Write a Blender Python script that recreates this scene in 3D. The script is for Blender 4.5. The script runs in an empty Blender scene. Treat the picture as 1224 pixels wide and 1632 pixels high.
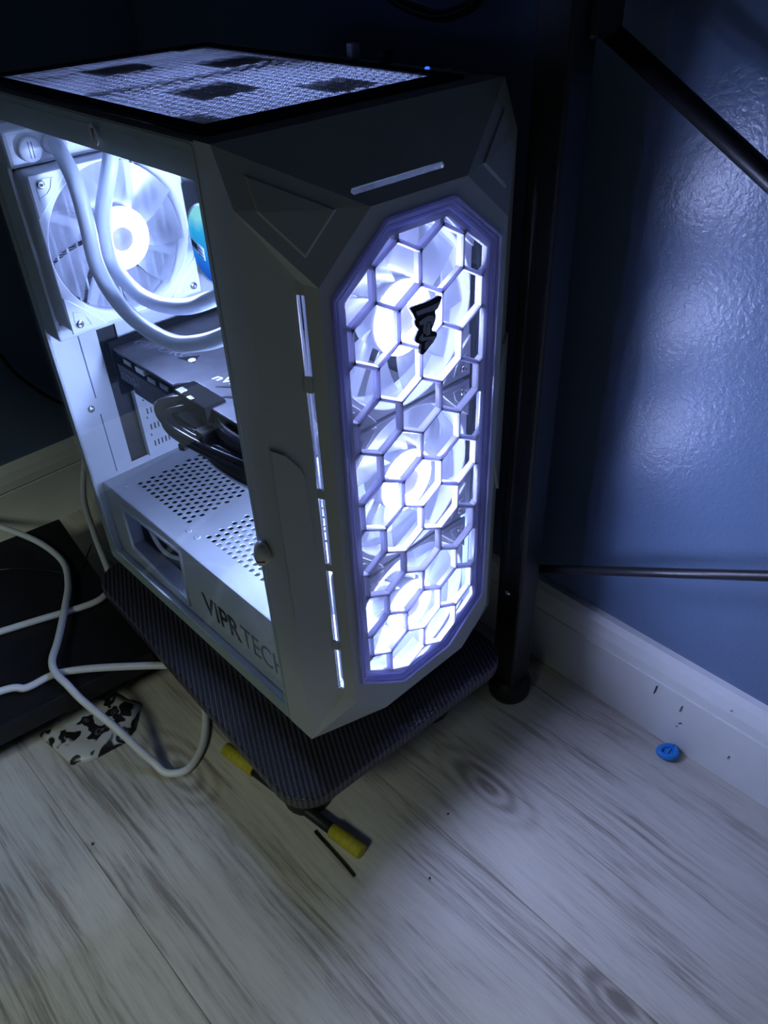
import bpy, bmesh, math, random
from mathutils import Vector, Matrix
random.seed(7)
S = bpy.context.scene
COL = S.collection

# ---------------------------------------------------------------- camera
cam_d = bpy.data.cameras.new('camera'); cam = bpy.data.objects.new('camera', cam_d); COL.objects.link(cam)
RX = Vector((0.72284, -0.69003, -0.03688)); RY = Vector((0.43981, 0.41824, 0.79476)); RD = Vector((0.53298, 0.59071, -0.60580))
m = Matrix.Identity(4)
for i in range(3):
    m[i][0] = RX[i]; m[i][1] = RY[i]; m[i][2] = -RD[i]
m.translation = Vector((-0.21598, -0.33741, 0.64904))
cam.matrix_world = m
cam_d.sensor_fit = 'VERTICAL'; cam_d.sensor_height = 36.0; cam_d.lens = 1268.47 / 1632 * 36.0
cam_d.clip_start = 0.01
S.camera = cam

# ---------------------------------------------------------------- light and exposure
w = bpy.data.worlds.new('room_air'); S.world = w; w.use_nodes = True
w.node_tree.nodes['Background'].inputs[0].default_value = (0.55, 0.75, 0.9, 1)
w.node_tree.nodes['Background'].inputs[1].default_value = 0.004
LED = (0.50, 0.585, 1.0)
LED_RING = 172.0       # light rings of the case fans
LED_REAR = 170.0
INNER_FILL = 430.0      # added glow behind the front hubs to brighten the case interior

def area(name, loc, target, size, power, color):
    d = bpy.data.lights.new(name, 'AREA'); d.size = size; d.energy = power; d.color = color
    o = bpy.data.objects.new(name, d); COL.objects.link(o); o.location = loc
    o.rotation_euler = (Vector(target) - Vector(loc)).to_track_quat('-Z', 'Y').to_euler()
    return o
area('room_lamp', (-1.9, -0.70, 2.0), (-0.1, -0.1, 0.0), 0.6, 25.0, (0.88, 1.0, 0.84))

S.view_settings.view_transform = 'Standard'; S.view_settings.look = 'None'
S.view_settings.gamma = 1.0; S.view_settings.use_curve_mapping = False
S.view_settings.exposure = 0.0
S.cycles.max_bounces = 10; S.cycles.transparent_max_bounces = 24; S.cycles.sample_clamp_indirect = 6.0

# ---------------------------------------------------------------- materials
def new_mat(name):
    mt = bpy.data.materials.new(name); mt.use_nodes = True
    nt = mt.node_tree; nt.nodes.clear()
    out = nt.nodes.new('ShaderNodeOutputMaterial')
    return mt, nt, out
def N(nt, typ, **kw):
    n = nt.nodes.new(typ)
    for k, v in kw.items():
        setattr(n, k, v)
    return n
def ramp(nt, stops):
    r = nt.nodes.new('ShaderNodeValToRGB'); e = r.color_ramp.elements
    while len(e) < len(stops): e.new(0.5)
    for el, (p, c) in zip(e, stops):
        el.position = p; el.color = (*c, 1) if len(c) == 3 else c
    return r
def pbr(name, col, rough=0.5, metal=0.0, var=0.06, scale=40.0, bump=0.0, bscale=300.0, spec=0.5):
    mt, nt, out = new_mat(name); L = nt.links
    b = N(nt, 'ShaderNodeBsdfPrincipled')
    tc = N(nt, 'ShaderNodeTexCoord'); no = N(nt, 'ShaderNodeTexNoise'); no.inputs['Scale'].default_value = scale; no.inputs['Detail'].default_value = 4
    L.new(tc.outputs['Object'], no.inputs['Vector'])
    r = ramp(nt, [(0.3, tuple(c * (1 - var) for c in col)), (0.7, tuple(min(1, c * (1 + var)) for c in col))])
    L.new(no.outputs['Fac'], r.inputs['Fac']); L.new(r.outputs['Color'], b.inputs['Base Color'])
    b.inputs['Roughness'].default_value = rough; b.inputs['Metallic'].default_value = metal
    b.inputs['Specular IOR Level'].default_value = spec
    if bump:
        n2 = N(nt, 'ShaderNodeTexNoise'); n2.inputs['Scale'].default_value = bscale; n2.inputs['Detail'].default_value = 2
        L.new(tc.outputs['Object'], n2.inputs['Vector'])
        bp = N(nt, 'ShaderNodeBump'); bp.inputs['Strength'].default_value = bump; bp.inputs['Distance'].default_value = 0.001
        L.new(n2.outputs['Fac'], bp.inputs['Height']); L.new(bp.outputs['Normal'], b.inputs['Normal'])
    L.new(b.outputs[0], out.inputs[0])
    return mt
def emis(name, col, strength):
    mt, nt, out = new_mat(name); e = N(nt, 'ShaderNodeEmission'); e.inputs[0].default_value = (*col, 1); e.inputs[1].default_value = strength
    nt.links.new(e.outputs[0], out.inputs[0]); return mt
def translucent(name, col, trans=0.5, clear=0.0, gloss=0.06, rough=0.25):
    mt, nt, out = new_mat(name); L = nt.links
    d = N(nt, 'ShaderNodeBsdfDiffuse'); d.inputs[0].default_value = (*col, 1)
    t = N(nt, 'ShaderNodeBsdfTranslucent'); t.inputs[0].default_value = (*col, 1)
    x = N(nt, 'ShaderNodeMixShader'); x.inputs[0].default_value = trans
    L.new(d.outputs[0], x.inputs[1]); L.new(t.outputs[0], x.inputs[2]); last = x
    if clear:
        c = N(nt, 'ShaderNodeBsdfTransparent'); c.inputs[0].default_value = (1, 1, 1, 1)
        y = N(nt, 'ShaderNodeMixShader'); y.inputs[0].default_value = clear
        L.new(last.outputs[0], y.inputs[1]); L.new(c.outputs[0], y.inputs[2]); last = y
    g = N(nt, 'ShaderNodeBsdfGlossy'); g.inputs['Roughness'].default_value = rough
    z = N(nt, 'ShaderNodeMixShader'); z.inputs[0].default_value = gloss
    L.new(last.outputs[0], z.inputs[1]); L.new(g.outputs[0], z.inputs[2])
    L.new(z.outputs[0], out.inputs[0]); return mt
def clear_sheet(name, tint, refl=0.02, rough=0.03):
    mt, nt, out = new_mat(name); L = nt.links
    c = N(nt, 'ShaderNodeBsdfTransparent'); c.inputs[0].default_value = (*tint, 1)
    g = N(nt, 'ShaderNodeBsdfGlossy'); g.inputs['Roughness'].default_value = rough
    lw = N(nt, 'ShaderNodeLayerWeight'); lw.inputs['Blend'].default_value = 0.5
    pw = N(nt, 'ShaderNodeMath', operation='POWER'); pw.inputs[1].default_value = 5; L.new(lw.outputs['Facing'], pw.inputs[0])
    f = N(nt, 'ShaderNodeMath', operation='MULTIPLY_ADD'); f.inputs[1].default_value = 0.5; f.inputs[2].default_value = refl; L.new(pw.outputs[0], f.inputs[0])
    x = N(nt, 'ShaderNodeMixShader'); L.new(f.outputs[0], x.inputs[0]); L.new(c.outputs[0], x.inputs[1]); L.new(g.outputs[0], x.inputs[2])
    L.new(x.outputs[0], out.inputs[0]); return mt

M = {}
M['case_white'] = pbr('white_plastic', (0.53, 0.57, 0.56), 0.42, 0, 0.03, 30)
M['steel_white'] = pbr('white_painted_steel', (0.70, 0.72, 0.76), 0.4, 0, 0.03, 60, 0.05, 900)
M['fan_white'] = pbr('white_fan_plastic', (0.72, 0.73, 0.78), 0.4, 0, 0.02, 60)
M['blade'] = translucent('frosted_blade_plastic', (0.50, 0.51, 0.58), 0.5, 0.36)
M['rim'] = translucent('clear_rim_violet_glow_tint', (0.70, 0.70, 0.94), 0.55, 0.12, 0.14, 0.12)  # clear rim; violet of the piped fan light put into its colour
M['grille'] = translucent('white_grille_plastic', (0.74, 0.74, 0.92), 0.35, 0.0, 0.10, 0.2)
M['filter'] = translucent('filter_thread', (0.80, 0.82, 0.90), 0.55, 0.0, 0.02, 0.4)
M['acrylic'] = clear_sheet('clear_acrylic', (0.97, 0.98, 1.0), 0.015)
M['glass'] = clear_sheet('tempered_glass', (0.95, 0.98, 0.97), 0.02)
M['black'] = pbr('black_plastic', (0.010, 0.010, 0.012), 0.5, 0, 0.2, 50, spec=0.3)
M['black_gloss'] = pbr('black_cable_sheath', (0.012, 0.012, 0.014), 0.22, 0, 0.2, 50)
M['black_metal'] = pbr('black_powder_coated_steel', (0.010, 0.010, 0.013), 0.4, 0.0, 0.2, 80, 0.1, 900)
M['matte_black'] = pbr('matte_black_nylon', (0.010, 0.010, 0.012), 0.9, 0, 0.2, 90, spec=0.08)
M['dark_gap'] = pbr('black_steel_and_gap_backing', (0.02, 0.02, 0.022), 0.6, 0, 0.2, 60)
M['grey'] = pbr('grey_emblem', (0.42, 0.44, 0.50), 0.4, 0, 0.1, 200)
M['chrome'] = pbr('nickel_screw', (0.7, 0.68, 0.65), 0.25, 1.0, 0.05, 300)
M['tube'] = pbr('pale_coolant_hose', (0.60, 0.64, 0.74), 0.35, 0, 0.03, 60)
M['fins'] = pbr('aluminium_fins', (0.55, 0.56, 0.60), 0.4, 0.3, 0.06, 200)
M['backplate'] = pbr('brushed_grey_backplate', (0.15, 0.147, 0.165), 0.42, 0.6, 0.12, 90)
M['white_print'] = pbr('white_print', (0.85, 0.85, 0.88), 0.5)
M['grey_print'] = pbr('grey_print', (0.20, 0.21, 0.25), 0.5)
M['dark_print'] = pbr('charcoal_print', (0.025, 0.03, 0.05), 0.5)
M['soft_print'] = pbr('slate_print', (0.14, 0.16, 0.24), 0.5)
M['cable_white'] = pbr('white_cable_sheath', (0.66, 0.68, 0.72), 0.4, 0, 0.04, 60)
M['tab'] = pbr('grey_silicone_tab', (0.74, 0.74, 0.72), 0.45, 0, 0.05, 200)
M['yellow'] = pbr('yellow_foam', (0.40, 0.35, 0.02), 0.7, 0, 0.15, 300, 0.4, 900)
M['blue_clip'] = pbr('blue_plastic', (0.02, 0.24, 0.72), 0.35, 0, 0.1, 200)
M['trim'] = pbr('white_gloss_trim_paint', (0.76, 0.77, 0.77), 0.32, 0, 0.06, 18, 0.15, 120)
M['scuff'] = pbr('scuff_mark', (0.03, 0.03, 0.05), 0.6)
M['ring_led'] = emis('lit_fan_ring', LED, LED_RING)
M['ring_led_rear'] = emis('lit_radiator_fan_ring', (0.40, 0.51, 1.0), LED_REAR)
M['inner_fill_glow'] = emis('added_inner_fill', (0.38, 0.50, 1.0), INNER_FILL)
M['hub'] = translucent('violet_hub_cap', (0.55, 0.52, 0.85), 0.5, 0, 0.05)
M['power_led'] = emis('blue_power_light', (0.02, 0.10, 1.0), 2.5)

def motherboard_mat():
    mt, nt, out = new_mat('speckled_black_board'); L = nt.links
    b = N(nt, 'ShaderNodeBsdfPrincipled'); b.inputs['Roughness'].default_value = 0.5
    tc = N(nt, 'ShaderNodeTexCoord'); v = N(nt, 'ShaderNodeTexVoronoi'); v.inputs['Scale'].default_value = 420
    L.new(tc.outputs['Object'], v.inputs['Vector'])
    r = ramp(nt, [(0.0, (0.30, 0.31, 0.34)), (0.10, (0.10, 0.10, 0.11)), (0.22, (0.016, 0.017, 0.02))])
    L.new(v.outputs['Distance'], r.inputs['Fac']); L.new(r.outputs['Color'], b.inputs['Base Color']); L.new(b.outputs[0], out.inputs[0])
    return mt
M['board'] = motherboard_mat()

def pump_mat():
    # backlit mirror cap: the pump's own lights shine through it
    mt, nt, out = new_mat('lit_blue_pump_cap'); L = nt.links
    tc = N(nt, 'ShaderNodeTexCoord'); sp = N(nt, 'ShaderNodeSeparateXYZ'); L.new(tc.outputs['Generated'], sp.inputs[0])
    no = N(nt, 'ShaderNodeTexNoise'); no.inputs['Scale'].default_value = 2.2; L.new(tc.outputs['Generated'], no.inputs['Vector'])
    ad = N(nt, 'ShaderNodeMath', operation='MULTIPLY_ADD'); ad.inputs[1].default_value = 0.35
    L.new(no.outputs['Fac'], ad.inputs[0]); L.new(sp.outputs['Z'], ad.inputs[2])
    r = ramp(nt, [(0.15, (0.005, 0.02, 0.55)), (0.5, (0.01, 0.22, 0.90)), (0.85, (0.03, 0.50, 1.0)), (1.0, (0.30, 0.85, 1.0))])
    L.new(ad.outputs[0], r.inputs['Fac'])
    e = N(nt, 'ShaderNodeEmission'); e.inputs[1].default_value = 1.0; L.new(r.outputs['Color'], e.inputs[0])
    g = N(nt, 'ShaderNodeBsdfGlossy'); g.inputs['Roughness'].default_value = 0.06
    x = N(nt, 'ShaderNodeMixShader'); x.inputs[0].default_value = 0.15; L.new(e.outputs[0], x.inputs[1]); L.new(g.outputs[0], x.inputs[2])
    L.new(x.outputs[0], out.inputs[0]); return mt
M['pump'] = pump_mat()

def wall_mat():
    mt, nt, out = new_mat('blue_eggshell_wall_paint'); L = nt.links
    b = N(nt, 'ShaderNodeBsdfPrincipled'); b.inputs['Roughness'].default_value = 0.30
    b.inputs['Specular IOR Level'].default_value = 0.55
    tc = N(nt, 'ShaderNodeTexCoord')
    no = N(nt, 'ShaderNodeTexNoise'); no.inputs['Scale'].default_value = 6; L.new(tc.outputs['Object'], no.inputs['Vector'])
    r = ramp(nt, [(0.3, (0.115, 0.175, 0.30)), (0.7, (0.125, 0.188, 0.315))]); L.new(no.outputs['Fac'], r.inputs['Fac']); L.new(r.outputs['Color'], b.inputs['Base Color'])
    n2 = N(nt, 'ShaderNodeTexNoise'); n2.inputs['Scale'].default_value = 270; n2.inputs['Detail'].default_value = 2; n2.inputs['Distortion'].default_value = 0.3
    L.new(tc.outputs['Object'], n2.inputs['Vector'])
    bp = N(nt, 'ShaderNodeBump'); bp.inputs['Strength'].default_value = 0.32; bp.inputs['Distance'].default_value = 0.0012
    L.new(n2.outputs['Fac'], bp.inputs['Height']); L.new(bp.outputs['Normal'], b.inputs['Normal'])
    L.new(b.outputs[0], out.inputs[0]); return mt
M['wall'] = wall_mat()

def wood_mat():
    mt, nt, out = new_mat('grey_washed_vinyl_plank'); L = nt.links
    b = N(nt, 'ShaderNodeBsdfPrincipled'); b.inputs['Roughness'].default_value = 0.42
    ge = N(nt, 'ShaderNodeNewGeometry'); oi = N(nt, 'ShaderNodeObjectInfo')
    off = N(nt, 'ShaderNodeVectorMath', operation='SCALE'); off.inputs[0].default_value = (3.1, 7.7, 1.3); L.new(oi.outputs['Random'], off.inputs['Scale'])
    add = N(nt, 'ShaderNodeVectorMath', operation='ADD'); L.new(ge.outputs['Position'], add.inputs[0]); L.new(off.outputs[0], add.inputs[1])
    # warp so that the grain wavers and bends round knots
    wn = N(nt, 'ShaderNodeTexNoise'); wn.inputs['Scale'].default_value = 5.5; wn.inputs['Detail'].default_value = 2; L.new(add.outputs[0], wn.inputs['Vector'])
    wsub = N(nt, 'ShaderNodeVectorMath', operation='SUBTRACT'); wsub.inputs[1].default_value = (.5, .5, .5); L.new(wn.outputs['Color'], wsub.inputs[0])
    wsc = N(nt, 'ShaderNodeVectorMath', operation='MULTIPLY'); wsc.inputs[1].default_value = (0.011, 0.05, 0); L.new(wsub.outputs[0], wsc.inputs[0])
    pos = N(nt, 'ShaderNodeVectorMath', operation='ADD'); L.new(add.outputs[0], pos.inputs[0]); L.new(wsc.outputs[0], pos.inputs[1])
    def noise(sx, sy, scale, det, rough=0.55, dist=0.0):
        mp = N(nt, 'ShaderNodeMapping'); mp.inputs['Scale'].default_value = (sx, sy, 1); L.new(pos.outputs[0], mp.inputs['Vector'])
        n = N(nt, 'ShaderNodeTexNoise'); n.inputs['Scale'].default_value = scale; n.inputs['Detail'].default_value = det
        n.inputs['Roughness'].default_value = rough; n.inputs['Distortion'].default_value = dist
        L.new(mp.outputs[0], n.inputs['Vector']); return n
    big = noise(2.6, 0.55, 8.0, 6, 0.66, 0.3)
    mid = noise(18.0, 0.60, 12.0, 6, 0.68, 0.15)
    fine = noise(30.0, 0.8, 26.0, 5, 0.7)
    rb = ramp(nt, [(0.36, (0, 0, 0)), (0.66, (1, 1, 1))]); L.new(big.outputs['Fac'], rb.inputs['Fac'])
    rm = ramp(nt, [(0.42, (0, 0, 0)), (0.72, (1, 1, 1))]); L.new(mid.outputs['Fac'], rm.inputs['Fac'])
    rf = ramp(nt, [(0.48, (0, 0, 0)), (0.72, (1, 1, 1))]); L.new(fine.outputs['Fac'], rf.inputs['Fac'])
    mu = N(nt, 'ShaderNodeMath', operation='MULTIPLY'); L.new(rb.outputs['Color'], mu.inputs[0]); L.new(rm.outputs['Color'], mu.inputs[1])
    s1 = N(nt, 'ShaderNodeMath', operation='MULTIPLY_ADD'); s1.inputs[1].default_value = 0.26; L.new(rf.outputs['Color'], s1.inputs[0]); L.new(mu.outputs[0], s1.inputs[2])
    s2 = N(nt, 'ShaderNodeMath', operation='MULTIPLY_ADD'); s2.inputs[1].default_value = 0.22; L.new(rb.outputs['Color'], s2.inputs[0]); L.new(s1.outputs[0], s2.inputs[2])
    mpk = N(nt, 'ShaderNodeMapping'); mpk.inputs['Scale'].default_value = (8.5, 3.4, 1); L.new(pos.outputs[0], mpk.inputs['Vector'])
    vk = N(nt, 'ShaderNodeTexVoronoi'); vk.inputs['Scale'].default_value = 1.0; vk.voronoi_dimensions = '2D'; L.new(mpk.outputs[0], vk.inputs['Vector'])
    kf = N(nt, 'ShaderNodeMath', operation='MULTIPLY'); kf.inputs[1].default_value = 75; L.new(vk.outputs['Distance'], kf.inputs[0])
    ks = N(nt, 'ShaderNodeMath', operation='SINE'); L.new(kf.outputs[0], ks.inputs[0])
    km = ramp(nt, [(0.0, (1, 1, 1)), (0.10, (.6, .6, .6)), (0.27, (0, 0, 0))]); L.new(vk.outputs['Distance'], km.inputs['Fac'])
    kr = N(nt, 'ShaderNodeMath', operation='MULTIPLY_ADD'); kr.inputs[1].default_value = 0.45; kr.inputs[2].default_value = 0.55; L.new(ks.outputs[0], kr.inputs[0])
    sepk = N(nt, 'ShaderNodeSeparateColor'); L.new(vk.outputs['Color'], sepk.inputs[0])
    gt = N(nt, 'ShaderNodeMath', operation='GREATER_THAN'); gt.inputs[1].default_value = 0.45; L.new(sepk.outputs[0], gt.inputs[0])
    k1 = N(nt, 'ShaderNodeMath', operation='MULTIPLY'); L.new(km.outputs['Color'], k1.inputs[0]); L.new(kr.outputs[0], k1.inputs[1])
    k2 = N(nt, 'ShaderNodeMath', operation='MULTIPLY'); L.new(k1.outputs[0], k2.inputs[0]); L.new(gt.outputs[0], k2.inputs[1])
    s3 = N(nt, 'ShaderNodeMath', operation='MULTIPLY_ADD'); s3.inputs[1].default_value = 0.75; L.new(k2.outputs[0], s3.inputs[0]); L.new(s2.outputs[0], s3.inputs[2]); s2 = s3
    cr = ramp(nt, [(0.0, (0.58, 0.555, 0.50)), (0.30, (0.48, 0.455, 0.405)), (0.65, (0.30, 0.272, 0.238)), (1.0, (0.20, 0.174, 0.152))])
    L.new(s2.outputs[0], cr.inputs['Fac'])
    L.new(cr.outputs['Color'], b.inputs['Base Color'])
    bp = N(nt, 'ShaderNodeBump'); bp.inputs['Strength'].default_value = 0.25; bp.inputs['Distance'].default_value = 0.0006; bp.invert = True
    L.new(fine.outputs['Fac'], bp.inputs['Height']); L.new(bp.outputs['Normal'], b.inputs['Normal'])
    L.new(b.outputs[0], out.inputs[0]); return mt
M['wood'] = wood_mat()

def carbon_mat():
    mt, nt, out = new_mat('carbon_weave_laminate'); L = nt.links
    b = N(nt, 'ShaderNodeBsdfPrincipled'); b.inputs['Roughness'].default_value = 0.38
    tc = N(nt, 'ShaderNodeTexCoord'); mp = N(nt, 'ShaderNodeMapping'); mp.inputs['Rotation'].default_value = (0, 0, math.radians(24)); L.new(tc.outputs['Object'], mp.inputs['Vector'])
    wv = N(nt, 'ShaderNodeTexWave'); wv.wave_type = 'BANDS'; wv.bands_direction = 'X'; wv.wave_profile = 'SIN'
    wv.inputs['Scale'].default_value = 75; wv.inputs['Distortion'].default_value = 0.15; L.new(mp.outputs[0], wv.inputs['Vector'])
    w2 = N(nt, 'ShaderNodeTexWave'); w2.bands_direction = 'Y'; w2.inputs['Scale'].default_value = 160; L.new(mp.outputs[0], w2.inputs['Vector'])
    ml = N(nt, 'ShaderNodeMath', operation='MULTIPLY_ADD'); ml.inputs[1].default_value = 0.25; L.new(w2.outputs['Fac'], ml.inputs[0]); L.new(wv.outputs['Fac'], ml.inputs[2])
    r = ramp(nt, [(0.2, (0.010, 0.010, 0.013)), (1.0, (0.070, 0.062, 0.080))]); L.new(ml.outputs[0], r.inputs['Fac']); L.new(r.outputs['Color'], b.inputs['Base Color'])
    bp = N(nt, 'ShaderNodeBump'); bp.inputs['Strength'].default_value = 0.5; bp.inputs['Distance'].default_value = 0.0008
    L.new(ml.outputs[0], bp.inputs['Height']); L.new(bp.outputs['Normal'], b.inputs['Normal'])
    L.new(b.outputs[0], out.inputs[0]); return mt
M['carbon'] = carbon_mat()

def packet_mat():
    mt, nt, out = new_mat('black_ink_print_on_white_foil'); L = nt.links
    b = N(nt, 'ShaderNodeBsdfPrincipled'); b.inputs['Roughness'].default_value = 0.35
    tc = N(nt, 'ShaderNodeTexCoord')
    wn = N(nt, 'ShaderNodeTexNoise'); wn.inputs['Scale'].default_value = 40; L.new(tc.outputs['Object'], wn.inputs['Vector'])
    mix = N(nt, 'ShaderNodeVectorMath', operation='MULTIPLY_ADD'); mix.inputs[1].default_value = (.045, .045, .0); L.new(wn.outputs['Color'], mix.inputs[0]); L.new(tc.outputs['Object'], mix.inputs[2])
    v = N(nt, 'ShaderNodeTexVoronoi'); v.inputs['Scale'].default_value = 52; L.new(mix.outputs[0], v.inputs['Vector'])
    r = ramp(nt, [(0.0, (0.25, 0.25, 0.26)), (0.07, (0.30, 0.30, 0.31)), (0.11, (0.01, 0.01, 0.012)), (0.20, (0.012, 0.012, 0.014)), (0.235, (0.18, 0.18, 0.19)), (0.27, (0.012, 0.012, 0.014)), (0.48, (0.015, 0.015, 0.017)), (0.53, (0.50, 0.50, 0.52))])
    L.new(v.outputs['Distance'], r.inputs['Fac']); L.new(r.outputs['Color'], b.inputs['Base Color']); L.new(b.outputs[0], out.inputs[0]); return mt
M['packet'] = packet_mat()

# ---------------------------------------------------------------- mesh helpers
def link(name, me, mat, parent=None, loc=(0, 0, 0), smooth=False):
    o = bpy.data.objects.new(name, me); COL.objects.link(o); o.location = loc
    if mat is not None and not me.materials: me.materials.append(mat)
    if parent is not None:
        o.parent = parent
        if parent.type == 'EMPTY': o.location = Vector(loc) - parent.location
    if smooth:
        for p in me.polygons: p.use_smooth = True
    return o
def mesh(verts, faces):
    me = bpy.data.meshes.new('mesh'); me.from_pydata([tuple(v) for v in verts], [], faces); me.update()
    bm = bmesh.new(); bm.from_mesh(me); bmesh.ops.recalc_face_normals(bm, faces=bm.faces); bm.to_mesh(me); bm.free()
    return me
def from_bm(bm):
    me = bpy.data.meshes.new('mesh'); bmesh.ops.recalc_face_normals(bm, faces=bm.faces); bm.to_mesh(me); bm.free(); return me
def bm_box(bm, x0, x1, y0, y1, z0, z1):
    vs = [bm.verts.new(p) for p in ((x0,y0,z0),(x1,y0,z0),(x1,y1,z0),(x0,y1,z0),(x0,y0,z1),(x1,y0,z1),(x1,y1,z1),(x0,y1,z1))]
    for f in ((0,3,2,1),(4,5,6,7),(0,1,5,4),(1,2,6,5),(2,3,7,6),(3,0,4,7)): bm.faces.new([vs[i] for i in f])
    return vs
def box(name, x0, x1, y0, y1, z0, z1, mat, parent=None, bevel=0.0, seg=2):
    bm = bmesh.new(); bm_box(bm, x0, x1, y0, y1, z0, z1)
    if bevel: bmesh.ops.bevel(bm, geom=bm.edges[:], offset=bevel, segments=seg, affect='EDGES', profile=0.5)
    return link(name, from_bm(bm), mat, parent)
def catmull(pts, n=10):
    P = [Vector(p) for p in pts]; P = [2 * P[0] - P[1]] + P + [2 * P[-1] - P[-2]]; out = []
    for i in range(1, len(P) - 2):
        a, b, c, d = P[i-1], P[i], P[i+1], P[i+2]
        for k in range(n):
            t = k / n
            out.append(0.5 * ((2*b) + (c-a)*t + (2*a-5*b+4*c-d)*t*t + (3*b-a-3*c+d)*t**3))
    out.append(P[-2]); return out
def sweep_mesh(path, r, seg=12, radii=None):
    verts, faces = [], []; n = len(path)
    T = [(path[min(i+1, n-1)] - path[max(i-1, 0)]).normalized() for i in range(n)]
    up = Vector((0, 0, 1)) if abs(T[0].z) < 0.9 else Vector((1, 0, 0))
    u = T[0].cross(up).normalized()
    for i in range(n):
        u = (u - T[i] * u.dot(T[i])).normalized(); v = T[i].cross(u)
        rr = radii[i] if radii else r
        for k in range(seg):
            a = 2 * math.pi * k / seg; verts.append(path[i] + (u * math.cos(a) + v * math.sin(a)) * rr)
    for i in range(n - 1):
        for k in range(seg):
            k2 = (k + 1) % seg; faces.append((i*seg+k, i*seg+k2, (i+1)*seg+k2, (i+1)*seg+k))
    faces.append(tuple(range(seg))[::-1]); faces.append(tuple((n-1)*seg + k for k in range(seg)))
    return mesh(verts, faces)
def tube(name, pts, r, mat, parent=None, n=10, seg=12):
    return link(name, sweep_mesh(catmull(pts, n), r, seg), mat, parent, smooth=True)
def lathe(profile, seg=32, axis='y'):
    # profile: (radius, height) pairs, height along the axis
    verts, faces = [], []; n = len(profile)
    for r, h in profile:
        for k in range(seg):
            a = 2 * math.pi * k / seg; c, s = r * math.cos(a), r * math.sin(a)
            verts.append({'y': (c, h, s), 'z': (c, s, h), 'x': (h, c, s)}[axis])
    for i in range(n - 1):
        for k in range(seg):
            k2 = (k+1) % seg; faces.append((i*seg+k, i*seg+k2, (i+1)*seg+k2, (i+1)*seg+k))
    faces.append(tuple(range(seg))[::-1]); faces.append(tuple((n-1)*seg+k for k in range(seg)))
    return mesh(verts, faces)
def curve_to_mesh(cu):
    o = bpy.data.objects.new('tmp', cu); COL.objects.link(o)
    dg = bpy.context.evaluated_depsgraph_get(); dg.update()
    me = bpy.data.meshes.new_from_object(o.evaluated_get(dg)); bpy.data.objects.remove(o); bpy.data.curves.remove(cu)
    me.materials.clear(); return me
def plate(outer, holes, thick, plane, at, bevel=0.0):
    """flat sheet with holes. plane 'y': (u,v)->(u,at,v)  'x': (u,v)->(at,u,v)  'z': (u,v)->(u,v,at); at is the middle of its thickness"""
    cu = bpy.data.curves.new('tmp', 'CURVE'); cu.dimensions = '2D'; cu.fill_mode = 'BOTH'
    cu.extrude = max(thick / 2 - bevel, 0); cu.bevel_depth = bevel; cu.bevel_resolution = 1
    if bevel: cu.offset = -bevel
    for loop in [outer] + list(holes):
        s = cu.splines.new('POLY'); s.points.add(len(loop) - 1); s.use_cyclic_u = True
        for p, q in zip(s.points, loop): p.co = (q[0], q[1], 0, 1)
    me = curve_to_mesh(cu)
    for v in me.vertices:
        u, vv, ww = v.co
        v.co = {'y': (u, at + ww, vv), 'x': (at + ww, u, vv), 'z': (u, vv, at + ww)}[plane]
    bm = bmesh.new(); bm.from_mesh(me); bmesh.ops.remove_doubles(bm, verts=bm.verts, dist=1e-6); bmesh.ops.recalc_face_normals(bm, faces=bm.faces); bm.to_mesh(me); bm.free()
    return me
def text(name, body, origin, udir, vdir, width, height, thick, mat, parent, offset=0.0, shear=0.0):
    cu = bpy.data.curves.new('tmp', 'FONT'); cu.body = body; cu.size = 1; cu.extrude = 0.5; cu.offset = offset; cu.shear = shear; cu.resolution_u = 4
    me = curve_to_mesh(cu)
    xs = [v.co.x for v in me.vertices]; ys = [v.co.y for v in me.vertices]
    x0, x1, y0, y1 = min(xs), max(xs), min(ys), max(ys)
    U, V = Vector(udir), Vector(vdir); Wn = U.cross(V); O = Vector(origin)
    for v in me.vertices:
        v.co = O + U * ((v.co.x - x0) / (x1 - x0) * width) + V * ((v.co.y - y0) / (y1 - y0) * height) + Wn * (v.co.z * thick)
    return link(name, me, mat, parent)
def rect(x0, x1, z0, z1): return [(x0, z0), (x1, z0), (x1, z1), (x0, z1)]
def rrect(x0, x1, z0, z1, r, n=5):
    out = []
    for cx, cz, a0 in ((x1-r, z0+r, -90), (x1-r, z1-r, 0), (x0+r, z1-r, 90), (x0+r, z0+r, 180)):
        for k in range(n + 1):
            a = math.radians(a0 + 90 * k / n); out.append((cx + r * math.cos(a), cz + r * math.sin(a)))
    return out
def circle(cx, cz, r, n=24): return [(cx + r * math.cos(2*math.pi*k/n), cz + r * math.sin(2*math.pi*k/n)) for k in range(n)]
def tag(o, label=None, cat=None, kind=None, group=None):
    if label: o['label'] = label
    if cat: o['category'] = cat
    if kind: o['kind'] = kind
    if group: o['group'] = group
    return o
def thing(name, label, cat, loc=(0, 0, 0)):
    o = bpy.data.objects.new(name, None); COL.objects.link(o); o.location = loc; o.empty_display_size = 0.05
    return tag(o, label, cat)
def structure(o, label): return tag(o, label, None, 'structure')

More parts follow.
